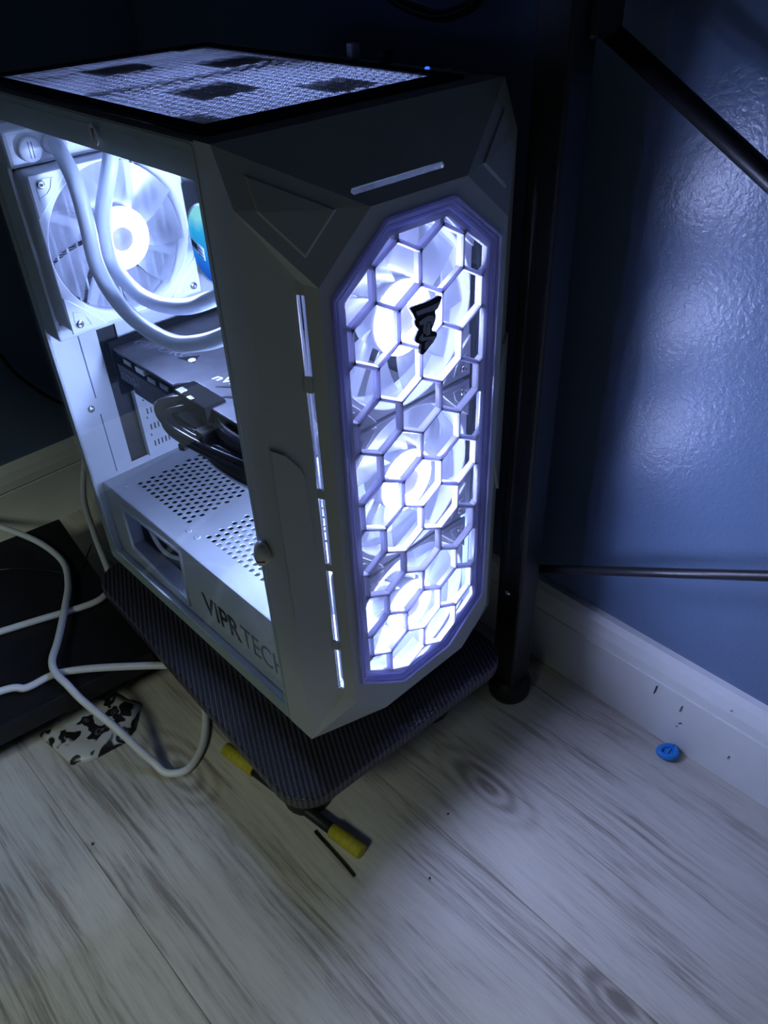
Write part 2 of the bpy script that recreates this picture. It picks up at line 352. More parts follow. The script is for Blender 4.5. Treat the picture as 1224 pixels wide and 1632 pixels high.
# ================================================================ the setting
XW, YB = 0.302, 0.617
floor = link('floor', mesh([(-2.2,-2.0,-0.004),(XW,-2.0,-0.004),(XW,YB,-0.004),(-2.2,YB,-0.004)], [(0,1,2,3)]), M['dark_gap'])
structure(floor, 'floor of whitewashed grey wood-look planks')
PW = 0.2325
for i in range(-4, 2):
    x0 = 0.0712 + PW * i; x1 = min(x0 + PW, XW)
    if x1 <= x0: continue
    cut = (-1.95, -0.95 + 0.37 * ((i * 7) % 3), 0.40 + 0.1 * (i % 2), YB) if i not in (0, -1, -2) else (-1.95, -0.82, 0.50, YB)
    for a, b in zip(cut[:-1], cut[1:]):
        bm = bmesh.new(); bm_box(bm, x0 + 0.00012, x1 - 0.00012, a + 0.00012, b - 0.00012, -0.004, 0.0)
        tops = [e for e in bm.edges if all(v.co.z > -0.001 for v in e.verts)]
        bmesh.ops.bevel(bm, geom=tops, offset=0.0005, segments=1, affect='EDGES')
        link('plank', from_bm(bm), M['wood'], floor)
wr = link('wall_right', mesh([(XW,-2.0,0),(XW,YB,0),(XW,YB,2.4),(XW,-2.0,2.4),(XW+.1,-2.0,0),(XW+.1,YB,0),(XW+.1,YB,2.4),(XW+.1,-2.0,2.4)],
    [(0,1,2,3),(4,7,6,5),(0,4,5,1),(3,2,6,7),(0,3,7,4),(1,5,6,2)]), M['wall'])
structure(wr, 'blue painted wall right of the computer with orange-peel texture')
wb = link('wall_back', mesh([(-2.2,YB,0),(XW+.1,YB,0),(XW+.1,YB,2.4),(-2.2,YB,2.4),(-2.2,YB+.1,0),(XW+.1,YB+.1,0),(XW+.1,YB+.1,2.4),(-2.2,YB+.1,2.4)],
    [(0,3,2,1),(4,5,6,7),(0,1,5,4),(3,7,6,2),(0,4,7,3),(1,2,6,5)]), M['wall'])
structure(wb, 'dark blue wall behind the computer')
# baseboards: square board with a rounded cap above a fine joint
prof = [(0, 0), (-0.012, 0), (-0.012, 0.0690), (-0.0105, 0.0700), (-0.0105, 0.0712), (-0.0125, 0.0722), (-0.0122, 0.083), (-0.0095, 0.094), (-0.0055, 0.1010), (0, 0.1026)]
def skirting(name, frm, to, inward, base):
    vs = []
    for e in (frm, to):
        for d, z in prof: vs.append(Vector(e) + Vector(inward) * (-d) + Vector((0, 0, z)))
    n = len(prof); fs = [(i, (i+1) % n, n + (i+1) % n, n + i) for i in range(n)] + [tuple(range(n)), tuple(range(n, 2*n))]
    return link(name, mesh(vs, fs), M['trim'])
br = structure(skirting('baseboard_right', (XW, -2.0, 0), (XW, YB, 0), (-1, 0, 0), 0), 'white baseboard along the blue wall beside the computer')
bb = structure(skirting('baseboard_back', (-2.2, YB, 0), (XW - 0.013, YB, 0), (0, -1, 0), 0), 'white baseboard along the wall behind the computer')
for (y, z, dy, h) in ((-0.142, 0.0585, 0.0015, 0.011), (-0.169, 0.0545, 0.0015, 0.008), (-0.1714, 0.036, 0.002, 0.002), (-0.170, 0.030, 0.001, 0.001), (-0.2205, 0.032, 0.001, 0.004), (-0.21, 0.0875, 0.0012, 0.0012)):
    link('scuff', mesh([(XW-0.0129, y, z-h/2), (XW-0.0129, y-dy*.5, z-h/2), (XW-0.0129, y-dy*1.4, z+h/2), (XW-0.0129, y-dy*.7, z+h/2),
                        (XW-0.0121, y, z-h/2), (XW-0.0121, y-dy*.5, z-h/2), (XW-0.0121, y-dy*1.4, z+h/2), (XW-0.0121, y-dy*.7, z+h/2)],
        [(0,1,2,3),(4,5,6,7),(0,1,5,4),(1,2,6,5),(2,3,7,6),(3,0,4,7)]), M['scuff'], br)

# ================================================================ the desk over the computer
desk = thing('desk', 'black steel framed desk with crossed rods standing over the white computer', 'desk', (0.234, -0.018, 0))
box('desktop', -0.67, 0.288, -0.74, 0.60, 0.735, 0.755, M['black'], desk, 0.002)  # unseen top; its reach is set to shade the case and back wall
def post(x0, x1, y0, y1):
    p = box('post', x0, x1, y0, y1, 0.022, 0.735, M['black_metal'], desk, 0.0025)
    cx, cy = (x0 + x1) / 2, (y0 + y1) / 2
    f = link('foot', lathe([(0.019, 0), (0.021, 0.004), (0.021, 0.020), (0.017, 0.026)], 20, 'z'), M['black'], p, (cx, cy, 0), True)
    f.location = (cx, cy, 0)
    return p
pz = post(0.2215, 0.2475, -0.031, -0.004)
link('bolt', lathe([(0.0028, 0), (0.0028, -0.0012), (0.0015, -0.002)], 12, 'x'), M['chrome'], pz, (0.2212, -0.017, 0.146))
post(0.2215, 0.2475, -0.720, -0.693); post(-0.665, -0.639, -0.031, -0.004); post(-0.665, -0.639, -0.720, -0.693)
tube('brace_rod', [(0.253, -0.012, 0.152), (0.253, -0.36, 0.353), (0.253, -0.712, 0.557)], 0.0040, M['black_metal'], desk, 2)
tube('brace_rod', [(0.262, -0.012, 0.594), (0.262, -0.36, 0.396), (0.262, -0.712, 0.196)], 0.0062, M['black_metal'], desk, 2)
box('bracket', 0.236, 0.266, -0.036, 0.004, 0.582, 0.66, M['black_metal'], desk, 0.003)
box('rail', 0.226, 0.243, -0.693, -0.031, 0.705, 0.735, M['black_metal'], desk, 0.002)

# ================================================================ the computer stand
ST_A = math.radians(-3.0)
stand = thing('computer_stand', 'dark carbon-weave patterned stand board on black feet under the white computer', 'stand', (0.09, 0.15, 0.0))
stand.rotation_euler = (0, 0, ST_A)
bd = link('board', plate(rrect(-0.1215, 0.119, -0.187, 0.187, 0.030, 8), [], 0.013, 'z', 0.0935, 0.002), M['carbon'], None); bd.parent = stand
for sx in (-0.075, 0.075):
    for sy in (-0.12, 0.13):
        c = link('caster', lathe([(0.020, 0), (0.022, 0.003), (0.022, 0.030), (0.010, 0.036), (0.010, 0.0875)], 20, 'z'), M['black'], None, (sx, sy, 0), True); c.parent = stand

# ================================================================ low black shelf to the left
shelf = thing('low_shelf', 'low black shelf on the floor left of the carbon-weave stand', 'shelf', (-0.32, 0.40, 0))
shelf.rotation_euler = (0, 0, math.radians(-7))
for nm, a in (('top_board', (-0.30, 0.318, -0.124, 0.16, 0.038, 0.060)),):
    o = box(nm, *a, M['black'], None, 0.002); o.parent = shelf
for sx in (-0.26, 0.10):
    for sy in (-0.05, 0.13):
        o = box('leg', sx-.02, sx+.02, sy-.02, sy+.02, 0, 0.0385, M['black'], None, 0.002); o.parent = shelf

# ================================================================ the computer
W = 0.216; ZB = 0.125; ZT = 0.5628; L_ = 0.322
pc = thing('desktop_computer', 'white tower computer with glowing fans behind a hexagon grille and a glass side', 'computer', (W/2, 0.16, 0.100))
# ---- front bezel shell
yf = -0.021
def mir(p): return (W - p[0], p[1], p[2])
WN = [(0.038, .177), (0.0805, .144), (0.1355, .144), (0.178, .177), (0.178, .483), (0.1355, .516), (0.0805, .516), (0.038, .483)]
WN = [(x, z) for x, z in WN]
ON = [(.031, .160), (.062, .128), (.154, .128), (.185, .160), (.185, .492), (.146, .5245), (.070, .5245), (.031, .492)]
V, F = [], []
def add(*pts):
    i = len(V); V.extend(pts); F.append(tuple(range(i, i + len(pts))))
f3 = lambda p: (p[0], yf, p[1])
for i in range(8):
    j = (i + 1) % 8; add(f3(ON[i]), f3(ON[j]), f3(WN[j]), f3(WN[i]))
    add(f3(WN[i]), f3(WN[j]), (WN[j][0], -0.010, WN[j][1]), (WN[i][0], -0.010, WN[i][1]))
Bb, Bt = (0, 0, ZB), (0, 0, .5346); T0 = (0, .012, ZT); G0, G1 = (0, .0265, ZB), (0, .0265, ZT)
C = (.024, -.0105); D = (.026, -.0147)
def cz(z): return (C[0], C[1], z)
def dz(z): return (D[0], D[1], z)
slots = [(.488, .4407), (.4307, .3615), (.355, .3005), (.2947, .228), (.2199, .175)]
for mr in (False, True):
    k = (lambda p: mir(p)) if mr else (lambda p: p)
    O0, O1, O6, O7 = f3(ON[0]), f3(ON[1]), f3(ON[6]), f3(ON[7])
    O1 = (.062, yf, .128)
    add(*map(k, (Bb, cz(.168), cz(.497), Bt)))
    add(*map(k, (dz(.170), O0, O7, dz(.494))))
    zs = [.497] + [z for s in slots for z in s] + [.168]
    for a, b in zip(zs[0::2], zs[1::2]): add(*map(k, (cz(a), cz(b), dz(min(max(b, .170), .494)), dz(min(max(a, .170), .494)))))
    add(*map(k, (Bt, cz(.497), dz(.494)))); add(*map(k, (Bt, dz(.494), O7)))
    add(*map(k, (Bt, O7, O6, T0)))
    add(*map(k, (Bb, O1, O0))); add(*map(k, (Bb, O0, dz(.170)))); add(*map(k, (Bb, dz(.170), cz(.168))))
    add(*map(k, (G0, Bb, Bt, T0, G1)))
    add(*map(k, (G1, T0, (W/2, .012, ZT), (W/2, .0265, ZT))))
    add(*map(k, (G0, Bb, O1, (W/2, yf, .128), (W/2, .0265, ZB))))
# sloping top with the lit slit
def slope(x, t): return (x, yf + .033 * t, .5245 + (ZT - .5245) * t)
sl = [slope(.064, .165), slope(.1315, .165), slope(.1330, .20), slope(.1325, .235), slope(.0645, .235), slope(.0625, .20)]
O5, O6 = f3(ON[5]), f3(ON[6]); T1 = mir(T0)
add(O6, O5, sl[1], sl[0]); add(O5, T1, sl[2], sl[1]); add(T1, sl[3], sl[2]); add(T1, T0, sl[4], sl[3]); add(T0, sl[5], sl[4]); add(T0, O6, sl[0], sl[5])
me = mesh(V, F)
bm = bmesh.new(); bm.from_mesh(me); bmesh.ops.remove_doubles(bm, verts=bm.verts, dist=2e-5); bmesh.ops.recalc_face_normals(bm, faces=bm.faces); bm.to_mesh(me); bm.free()
bezel = link('front_bezel', me, M['case_white'], pc)
sm = bezel.modifiers.new('thickness', 'SOLIDIFY'); sm.thickness = 0.0018; sm.offset = -1
# raised chevron panels on the flanks (facet B-C) and shoulders
def flank(s, z, out, mr):
    nx, ny = -.401, -.916
    p = (C[0] * s + nx * out, C[1] * s + ny * out, z); return mir(p) if mr else p
for mr in (False, True):
    sh = [(.02, .398), (.35, .3925), (.66, .381), (.74, .375), (.76, .366), (.80, .308), (.80, .302), (.74, .296), (.30, .272), (.02, .258)]
    lo = [flank(s, z, 0.0, mr) for s, z in sh]; hi = [flank(s + (.0 if s < .1 else -.02), z, .0024, mr) for s, z in sh]; n = len(sh)
    link('flank_panel', mesh(lo + hi, [tuple(range(n)), tuple(range(n, 2*n))] + [(i, (i+1) % n, n+(i+1) % n, n+i) for i in range(n)]), M['case_white'], bezel)
    a, b, c, d = [Vector(p) for p in (Bt, f3(ON[7]), f3(ON[6]), T0)]
    cen = (a + b + c + d) / 4; nrm = (b - d).cross(a - c).normalized()
    if nrm.y > 0: nrm = -nrm
    lo = [cen + (p - cen) * .62 - nrm * .0006 for p in (a, b, c, d)]; hi = [cen + (p - cen) * .54 + nrm * .0016 for p in (a, b, c, d)]
    pts = [mir(p) if mr else tuple(p) for p in lo + hi]
    link('shoulder_panel', mesh(pts, [(0,1,2,3),(4,5,6,7)] + [(i, (i+1) % 4, 4+(i+1) % 4, 4+i) for i in range(4)]), M['case_white'], bezel)
# ---- octagon rims of the front window
def inset_oct(poly, d):
    n = len(poly); out = []
    for i in range(n):
        a, b, c = Vector(poly[i-1]), Vector(poly[i]), Vector(poly[(i+1) % n])
        n1 = Vector((-(b-a).y, (b-a).x)).normalized(); n2 = Vector((-(c-b).y, (c-b).x)).normalized()
        k = d / (1 + n1.dot(n2)); out.append(tuple(b + (n1 + n2) * k))
    return out
r0, r1, r2, r3 = (inset_oct(WN, d) for d in (0.0003, 0.0040, 0.0080, 0.0112))
for d0, d1, th, yy in ((.0003, .0019, .010, -.0185), (.0022, .0040, .0075, -.0172), (.0045, .0058, .0065, -.0175), (.0061, .0077, .0050, -.0165)):
    link('window_rim', plate(inset_oct(WN, d0), [inset_oct(WN, d1)], th, 'y', yy, 0.0004), M['rim'], pc)
link('grille_border', plate(r2, [r3], 0.0045, 'y', -0.0180, 0.0008), M['grille'], pc)
panel = link('clear_panel', plate(r0, [], 0.0012, 'y', -0.0138), M['acrylic'], pc)
# ---- hexagon grille
def clip_seg(p, q, poly):
    t0, t1 = 0.0, 1.0; d = (q[0]-p[0], q[1]-p[1])
    for i in range(len(poly)):
        a, b = poly[i], poly[(i+1) % len(poly)]; nx, ny = -(b[1]-a[1]), b[0]-a[0]
        num = nx * (p[0]-a[0]) + ny * (p[1]-a[1]); den = nx * d[0] + ny * d[1]
        if abs(den) < 1e-12:
            if num < 0: return None
        else:
            t = -num / den
            if den > 0: t0 = max(t0, t)
            else: t1 = min(t1, t)
    if t1 - t0 < 0.02: return None
    return (p[0]+d[0]*t0, p[1]+d[1]*t0), (p[0]+d[0]*t1, p[1]+d[1]*t1)
HX, HR, HE = 0.01845, 0.0306, 0.0204
clipo = inset_oct(WN, 0.0100)
bm = bmesh.new()
def rib(p, q):
    s = clip_seg(p, q, clipo)
    if not s: return
    a, b = Vector(s[0]), Vector(s[1]); u = (b - a).normalized(); n = Vector((-u.y, u.x)); a = a - u * .0008; b = b + u * .0008
    wv, tv = 0.00155, 0.0008
    ring = []
    for e in (a, b):
        ring.append([bm.verts.new((e.x + n.x * o, y, e.y + n.y * o)) for o, y in ((-wv, -.0155), (-wv, -.0192), (-tv, -.0203), (tv, -.0203), (wv, -.0192), (wv, -.0155))])
    for i in range(6):
        j = (i+1) % 6; bm.faces.new((ring[0][i], ring[0][j], ring[1][j], ring[1][i]))
    bm.faces.new(ring[0]); bm.faces.new(ring[1][::-1])
for r in range(-2, 13):
    zt = 0.4912 - HR * r; zb = zt - HE; odd = r % 2
    for c_ in range(-3, 4):
        x = 0.1086 + 2 * HX * c_ + (HX if odd else 0) - 0.0002
        rib((x, zb), (x, zt)); rib((x, zt), (x - HX, zt + HR - HE)); rib((x, zt), (x + HX, zt + HR - HE))
link('hexagon_grille', from_bm(bm), M['grille'], pc)
# ---- emblem on the grille
EMB = [(0.0962, 0.4604), (0.0987, 0.4612), (0.1091, 0.4604), (0.1198, 0.4611), (0.1227, 0.4601), (0.1232, 0.4588), (0.1199, 0.4533), (0.1173, 0.4521), (0.1182, 0.4479), (0.1166, 0.4443), (0.1147, 0.4418), (0.1151, 0.44), (0.1178, 0.4389), (0.1192, 0.437), (0.1185, 0.4351), (0.1156, 0.4325), (0.1069, 0.4273), (0.105, 0.428), (0.1041, 0.4294), (0.1054, 0.4347), (0.1023, 0.4361), (0.1003, 0.4386), (0.1001, 0.4411), (0.1015, 0.4434), (0.1032, 0.445), (0.1, 0.4488), (0.0998, 0.4513), (0.1005, 0.4524), (0.0985, 0.4561)]
emblem = link('emblem', plate(EMB, [], 0.0026, 'y', -0.0216, 0.0003), M['black'], pc); emblem['label'] = 'small angular black and grey badge on the hexagon grille'
for loop in ([(0.1004, 0.4577), (0.1109, 0.4572), (0.1213, 0.4573), (0.1199, 0.4543), (0.1151, 0.4534), (0.1081, 0.4543), (0.1017, 0.4547)],
             [(0.1025, 0.45), (0.1063, 0.4512), (0.1109, 0.4517), (0.1147, 0.4505), (0.1163, 0.4486), (0.1161, 0.4459), (0.1142, 0.4433), (0.1135, 0.4457), (0.1128, 0.4475), (0.1099, 0.4479), (0.1083, 0.446), (0.1082, 0.4404), (0.1062, 0.4432), (0.1071, 0.4474), (0.1039, 0.4478)],
             [(0.109, 0.4458), (0.1104, 0.4472), (0.1125, 0.4467), (0.1123, 0.439), (0.1089, 0.4393)],
             [(0.1033, 0.4407), (0.1062, 0.4426), (0.1059, 0.4395), (0.1175, 0.4361), (0.1151, 0.4338), (0.1108, 0.431), (0.1137, 0.435), (0.107, 0.4366), (0.1051, 0.4369), (0.1028, 0.4388)],
             [(0.1077, 0.4353), (0.1127, 0.435), (0.1108, 0.432), (0.1079, 0.4302)]):
    link('emblem_inlay', plate(loop, [], 0.0007, 'y', -0.0231), M['grey'], emblem)

# ---- fans (frame front at y = 0, facing -y, in their own coordinates)
FR = 0.0585
hole = circle(0, 0, FR, 64)
frame_me = None
def fan_meshes():
    d = {}
    d['frame'] = plate(rrect(-.060, .060, -.060, .060, .006, 4), [hole], 0.025, 'y', 0.0125, 0.0008)
    pad = [(-.0595, -.0595), (-.030, -.0595), (-.034, -.0545), (-.043, -.0452), (-.0452, -.043), (-.0545, -.034), (-.0595, -.030)]
    d['pad'] = plate(pad, [circle(-.0525, -.0525, .0022, 12)], 0.0022, 'y', -0.0009, 0.0006)
    d['groove'] = plate([(-.056, -.050), (-.050, -.056), (-.042, -.0555), (-.0445, -.0485), (-.0485, -.0445), (-.0555, -.042)], [[(-.0545, -.0505), (-.0555, -.0435), (-.0493, -.0457), (-.0457, -.0493), (-.0435, -.0555), (-.0505, -.0545)]], 0.0012, 'y', -0.0022)
    d['screw'] = lathe([(.0032, 0.001), (.0032, -.0012), (.0024, -.0022), (.0008, -.0022), (.0006, -.0010)], 16, 'y')
    d['hub'] = lathe([(.0240, .022), (.0240, .004), (.0236, .003)], 40, 'y')
    d['cap'] = lathe([(.0098, .004), (.0098, .0008), (.0088, .0)], 32, 'y')
    # lit annulus between cap and hub edge plus the hub's lit rim
    prof = [(.0100, .0020), (.0160, .0008), (.0215, .0012), (.0240, .0022)]
    vs, fs = [], []; sg = 48
    for r, h in prof:
        for k in range(sg):
            a = 2*math.pi*k/sg; vs.append((r*math.cos(a), h, r*math.sin(a)))
    for i in range(len(prof)-1):
        for k in range(sg):
            k2 = (k+1) % sg; fs.append((i*sg+k, i*sg+k2, (i+1)*sg+k2, (i+1)*sg+k))
    d['ring'] = mesh(vs, fs); vs, fs = [], []; n0 = 0
    for r in (.0090, .0225):
        for k in range(sg):
            a = 2*math.pi*k/sg; vs.append((r*math.cos(a), .0226, r*math.sin(a)))
    for k in range(sg):
        k2 = (k+1) % sg; fs.append((n0+k, n0+k2, n0+sg+k2, n0+sg+k))
    d['inner_ring'] = mesh(vs, fs)
    vs, fs = [], []; nr, na = 8, 6
    for i in range(nr + 1):
        t = i / nr; r = .0240 + (.0565 - .0240) * t; span = math.radians(40 + 2.5 * t); a0 = math.radians(-16 + 14 * t)
        for j in range(na + 1):
            s = j / na; a = a0 + span * s
            y = .005 + .0095 * s + .0015 * math.sin(math.pi * s)
            vs.append((r * math.cos(a), y, r * math.sin(a)))
    for i in range(nr):
        for j in range(na):
            q = i * (na + 1) + j; fs.append((q, q+1, q+na+2, q+na+1))
    d['blade'] = mesh(vs, fs)
    bm = bmesh.new(); bm_box(bm, .023, FR + .001, .0225, .0245, -.0035, .0035); d['strut'] = from_bm(bm)
    return d
FM = fan_meshes()
for k in ('hub', 'cap', 'ring', 'blade', 'screw'):
    for p in FM[k].polygons: p.use_smooth = True
def make_fan(name, center, led, label, turn=0.0):
    f = link(name, FM['frame'], M['fan_white'], pc, center); f['label'] = label
    def sub(nm, key, mat, rot=0.0, loc=(0, 0, 0)):
        o = bpy.data.objects.new(nm, FM[key]); COL.objects.link(o); o.parent = f; o.location = loc; o.rotation_euler = (0, rot, 0)
        if not FM[key].materials: FM[key].materials.append(mat)
        return o
    sub('hub', 'hub', M['fan_white']); sub('hub_cap', 'cap', M['hub'])
    rg = bpy.data.objects.new('light_ring', FM['ring'].copy()); rg.data.materials.clear(); rg.data.materials.append(led); COL.objects.link(rg); rg.parent = f
    if name == 'front_fan': sub('added_inner_glow', 'inner_ring', M['inner_fill_glow'])
    for k in range(9): sub('blade', 'blade', M['blade'], math.radians(40 * k + turn))
    for k in range(4):
        a = math.radians(90 * k)
        sub('corner_pad', 'pad', M['fan_white'], a); sub('corner_ridge', 'groove', M['fan_white'], a)
        c, s = math.cos(a), math.sin(a); x, z = -.0525, -.0525
        sub('screw', 'screw', M['chrome'], a, (x * c + z * s, -.002, -x * s + z * c))
        sub('strut', 'strut', M['fan_white'], a + .5)
    return f
for z, lab, tn in ((.4455, 'top front fan behind the grille', 5), (.3225, 'middle front fan behind the grille', 22), (.1995, 'bottom front fan behind the grille', 34)):
    make_fan('front_fan', (.108, -.0070, z), M['ring_led'], lab, tn)
make_fan('radiator_fan', (.0625, .262, .4485), M['ring_led_rear'], 'glowing white fan on the radiator behind the glass', 12)
box('fan_bracket', .030, .0475, .0185, .0205, .130, .540, M['steel_white'], pc)
box('fan_bracket', .1685, .186, .0185, .0205, .130, .540, M['steel_white'], pc)

# ---- radiator behind its fan
rad = box('radiator', .0005, .1245, .2875, .314, .374, .388, M['steel_white'], pc, .002)
box('tank', .0005, .1245, .2800, .314, .509, .534, M['steel_white'], rad, .003)
box('side_rail', .0005, .0035, .2875, .314, .386, .511, M['steel_white'], rad); box('side_rail', .1215, .1245, .2875, .314, .386, .511, M['steel_white'], rad)
for k in range(13):
    x = .0095 + .0088 * k
    box('cooling_channel', x, x + .0016, .289, .313, .387, .510, M['steel_white'], rad)
bm = bmesh.new()
for k in range(68):
    z = .3885 + .0018 * k; bm_box(bm, .0035, .1215, .2915, .3105, z, z + .00035)
fo = link('fins', from_bm(bm), M['fins'], rad); fo['kind'] = 'stuff'
link('filler_cap', lathe([(.0085, 0), (.0085, -.004), (.0075, -.005)], 28, 'y'), M['fan_white'], rad, (.0165, .280, .5205), True)
for dx in (-.0012, .0012):
    o = box('cap_slot', .0165 + dx - .0003, .0165 + dx + .0003, .2747, .2752, .5150, .5260, M['soft_print'], rad)
for x in (.034, .074):
    link('hose_fitting', lathe([(.0075, 0), (.0075, -.006), (.0062, -.008), (.0062, -.014)], 20, 'y'), M['fan_white'], rad, (x, .281, .5215), True)
tube('coolant_hose', [(.034, .272, .5215), (.030, .262, .5225), (.024, .242, .520), (.021, .225, .506), (.020, .221, .478), (.020, .2235, .453), (.020, .213, .4345), (.020, .1917, .4223), (.020, .160, .4165), (.020, .1274, .4183), (.020, .100, .4265), (.022, .070, .4395), (.036, .052, .452), (.070, .066, .455), (.098, .110, .444), (.112, .170, .434), (.118, .213, .431)], .0057, M['tube'], pc, 8, 14)
tube('coolant_hose', [(.074, .272, .5215), (.071, .262, .5235), (.060, .236, .527), (.048, .222, .514), (.040, .2340, .4812), (.039, .2420, .455), (.039, .2375, .4385), (.039, .2090, .4265), (.039, .180, .4260), (.039, .153, .431), (.039, .130, .438), (.040, .1075, .4480), (.052, .092, .456), (.080, .105, .456), (.104, .150, .448), (.116, .190, .441), (.119, .214, .440)], .0057, M['tube'], pc, 8, 14)

# ---- motherboard, pump, graphics card
mb = box('motherboard', .1905, .1925, .040, .312, .236, .540, M['board'], pc)
box('heat_sink', .165, .1905, .270, .306, .395, .525, M['black'], mb, .002)
box('heat_sink', .172, .1905, .150, .270, .500, .530, M['black'], mb, .002)
for k in range(4): box('memory_stick', .150, .190, .108 + .009 * k, .112 + .009 * k, .385, .520, M['black'], mb, .0005)
pump = link('pump_block', lathe([(.036, 0), (.036, -.010), (.0345, -.012), (.0345, -.058)][::-1], 40, 'x'), M['fan_white'], pc, (.1905, .247, .428), True)
# cap
link('lit_cap', lathe([(.0330, 0), (.0330, -.0016), (.0325, -.0020)], 48, 'x'), M['pump'], pump, (-.0582, 0, 0), False)
rimv = []; rimf = []
link('cap_rim', (lambda: mesh([((-.0602 if q in (0, 3) else -.0560), r*math.cos(2*math.pi*k/48), r*math.sin(2*math.pi*k/48)) for k in range(48) for q, r in ((0, .0330), (1, .0330), (2, .0348), (3, .0348))],
    [(4*k+a, 4*k+(a+1) % 4, 4*((k+1) % 48)+(a+1) % 4, 4*((k+1) % 48)+a) for k in range(48) for a in range(4)]))(), M['case_white'], pump)
st = link('sticker', plate([(.030, .003), (.011, -.004), (.011, -.0145), (.031, -.0065)], [], .0004, 'x', -.0606), M['white_print'], pump)
link('sticker_print', plate([(.0290, .0015), (.0200, -.0018), (.0200, -.0075), (.0298, -.0035)], [], .0004, 'x', -.0609), M['dark_print'], st)
for k in range(3):
    link('sticker_print', plate([(.0190, -.0035 - .003*k), (.0120, -.0060 - .003*k), (.0120, -.0072 - .003*k), (.0190, -.0047 - .003*k)], [], .0004, 'x', -.0609), M['soft_print'], st)

gpu = link('graphics_card', plate([(.050, .306), (.188, .306), (.188, .040), (.050, .040), (.050, .168), (.066, .176), (.066, .196), (.054, .206), (.050, .206)], [], .0022, 'z', .3450, .0004), M['backplate'], pc)
box('circuit_board', .052, .188, .040, .306, .3395, .3435, M['black'], gpu)
box('cooler_shroud', .056, .186, .044, .300, .300, .3390, M['black'], gpu, .003)
box('side_strip', .0495, .0565, .176, .304, .3165, .3325, M['black'], gpu, .0006)
for y, z in ((.282, .3405), (.262, .3395), (.243, .3370), (.222, .3385)):
    box('side_clip', .0490, .0530, y - .008, y + .006, z - .003, z + .002, M['black_gloss'] if y != .262 else M['fins'], gpu, .0005)
box('mounting_bracket', .048, .188, .3065, .3085, .300, .352, M['matte_black'], gpu)
text('lettering', 'msi', (.0492, .298, .3195), (0, -1, 0), (0, 0, 1), .030, .010, .0004, M['soft_print'], gpu)
text('lettering', 'GEFORCE', (.0665, .3015, .3462), (.25, -.968, 0), (.968, .25, 0), .075, .0085, .0003, M['grey_print'], gpu)
text('lettering', 'nVIDIA', (.0770, .1905, .3462), (.25, -.968, 0), (.968, .25, 0), .050, .009, .0003, M['white_print'], gpu, 0.01, 0.25)
link('badge', plate([(.0790, .2445), (.0945, .2340), (.0830, .2260)], [], .0004, 'z', .3464), M['black'], gpu)
link('badge_dot', plate(circle(.0845, .2310, .0033, 20), [], .0008, 'z', .3466), M['white_print'], gpu)
link('stripe_inlay', plate([(.0715, .1760), (.0770, .1715), (.1000, .1400), (.0945, .1440)], [], .0004, 'z', .3464), M['black'], gpu)
link('stripe_inlay', plate([(.0640, .1590), (.0690, .1565), (.0900, .1270), (.0850, .1290)], [], .0004, 'z', .3464), M['black'], gpu)
box('power_connector', .0440, .0640, .150, .196, .3330, .3485, M['matte_black'], gpu, .0015)
box('connector_latch', .0430, .0500, .182, .190, .3480, .3505, M['chrome'], gpu, .0006)
box('connector_latch', .0430, .0470, .168, .174, .3480, .3500, M['chrome'], gpu, .0006)
for k in range(6):
    dx, dzz = -.004 - .0045 * (k % 3), -.001 - .006 * (k // 3)
    tube('power_cable', [(.052 + dx*.3, .186 - .006*(k // 3), .344 + dzz), (.046 + dx, .200 - .008*(k // 3), .340 + dzz), (.043 + dx, .199 - .006*(k // 3), .329 + dzz), (.045 + dx, .180, .322 + dzz), (.050 + dx, .150, .319 + dzz), (.058 + dx, .110, .318 + dzz), (.070 + dx, .060, .318 + dzz)], .0032, M['black_gloss'], gpu, 6, 8)
box('cable_comb', .036, .062, .148, .158, .306, .330, M['black'], gpu, .001)
tube('cable_tie', [(.036, .182, .322), (.035, .184, .312), (.037, .186, .304)], .0018, M['black'], gpu, 4, 8)
link('cable_tie_knob', lathe([(.0015, -.004), (.0040, -.002), (.0040, .002), (.0015, .004)], 12, 'z'), M['black'], gpu, (.0375, .186, .3015), True)
tube('power_cable', [(.055, .150, .332), (.052, .130, .328), (.056, .095, .327), (.064, .050, .328)], .0085, M['black_gloss'], gpu, 6, 10)
tube('power_cable', [(.050, .172, .314), (.047, .140, .306), (.050, .100, .304), (.060, .050, .306)], .0105, M['black_gloss'], gpu, 6, 10)

# ---- rear panel with its openings
rear_holes = [rect(.0455, .0640, .2200, .3680)]
for r_, (z0, n_) in enumerate(((.262, 11), (.2445, 12), (.2255, 13))):
    for k in range(n_): rear_holes.append(rect(.0735 + .0040 * k, .0751 + .0040 * k, z0, z0 + .0065))
rear = link('rear_panel', plate(rect(0.002, .2135, ZB + .002, .5605), rear_holes, .0014, 'y', L_), M['steel_white'], pc)
box('opening_shade', .0430, .0665, .3245, .3262, .217, .371, M['dark_gap'], rear)  # black sheets behind the openings stand in for the dark beyond
box('opening_shade', .0700, .132, .3245, .3262, .220, .275, M['dark_gap'], rear)
for k in range(5):
    z = .2405 + .0195 * k
    box('slot_cover_lip', .0640, .0715, .3175, .3214, z, z + .0012, M['dark_gap'], rear)
box('slot_rail', .0625, .0690, .3140, .3214, .222, .345, M['steel_white'], rear, .0006)
link('screw', lathe([(.0034, 0), (.0034, -.0012), (.002, -.0018)], 16, 'y'), M['chrome'], rear, (.0212, .3213, .2905), True)
bm = bmesh.new()
for (a, b) in (((.0285, .218), (.0285, .282)), ((.0285, .299), (.0285, .385))):
    bm_box(bm, a[0] - .0004, a[0] + .0004, .3206, .3214, a[1], b[1])
link('panel_seam', from_bm(bm), M['soft_print'], rear)
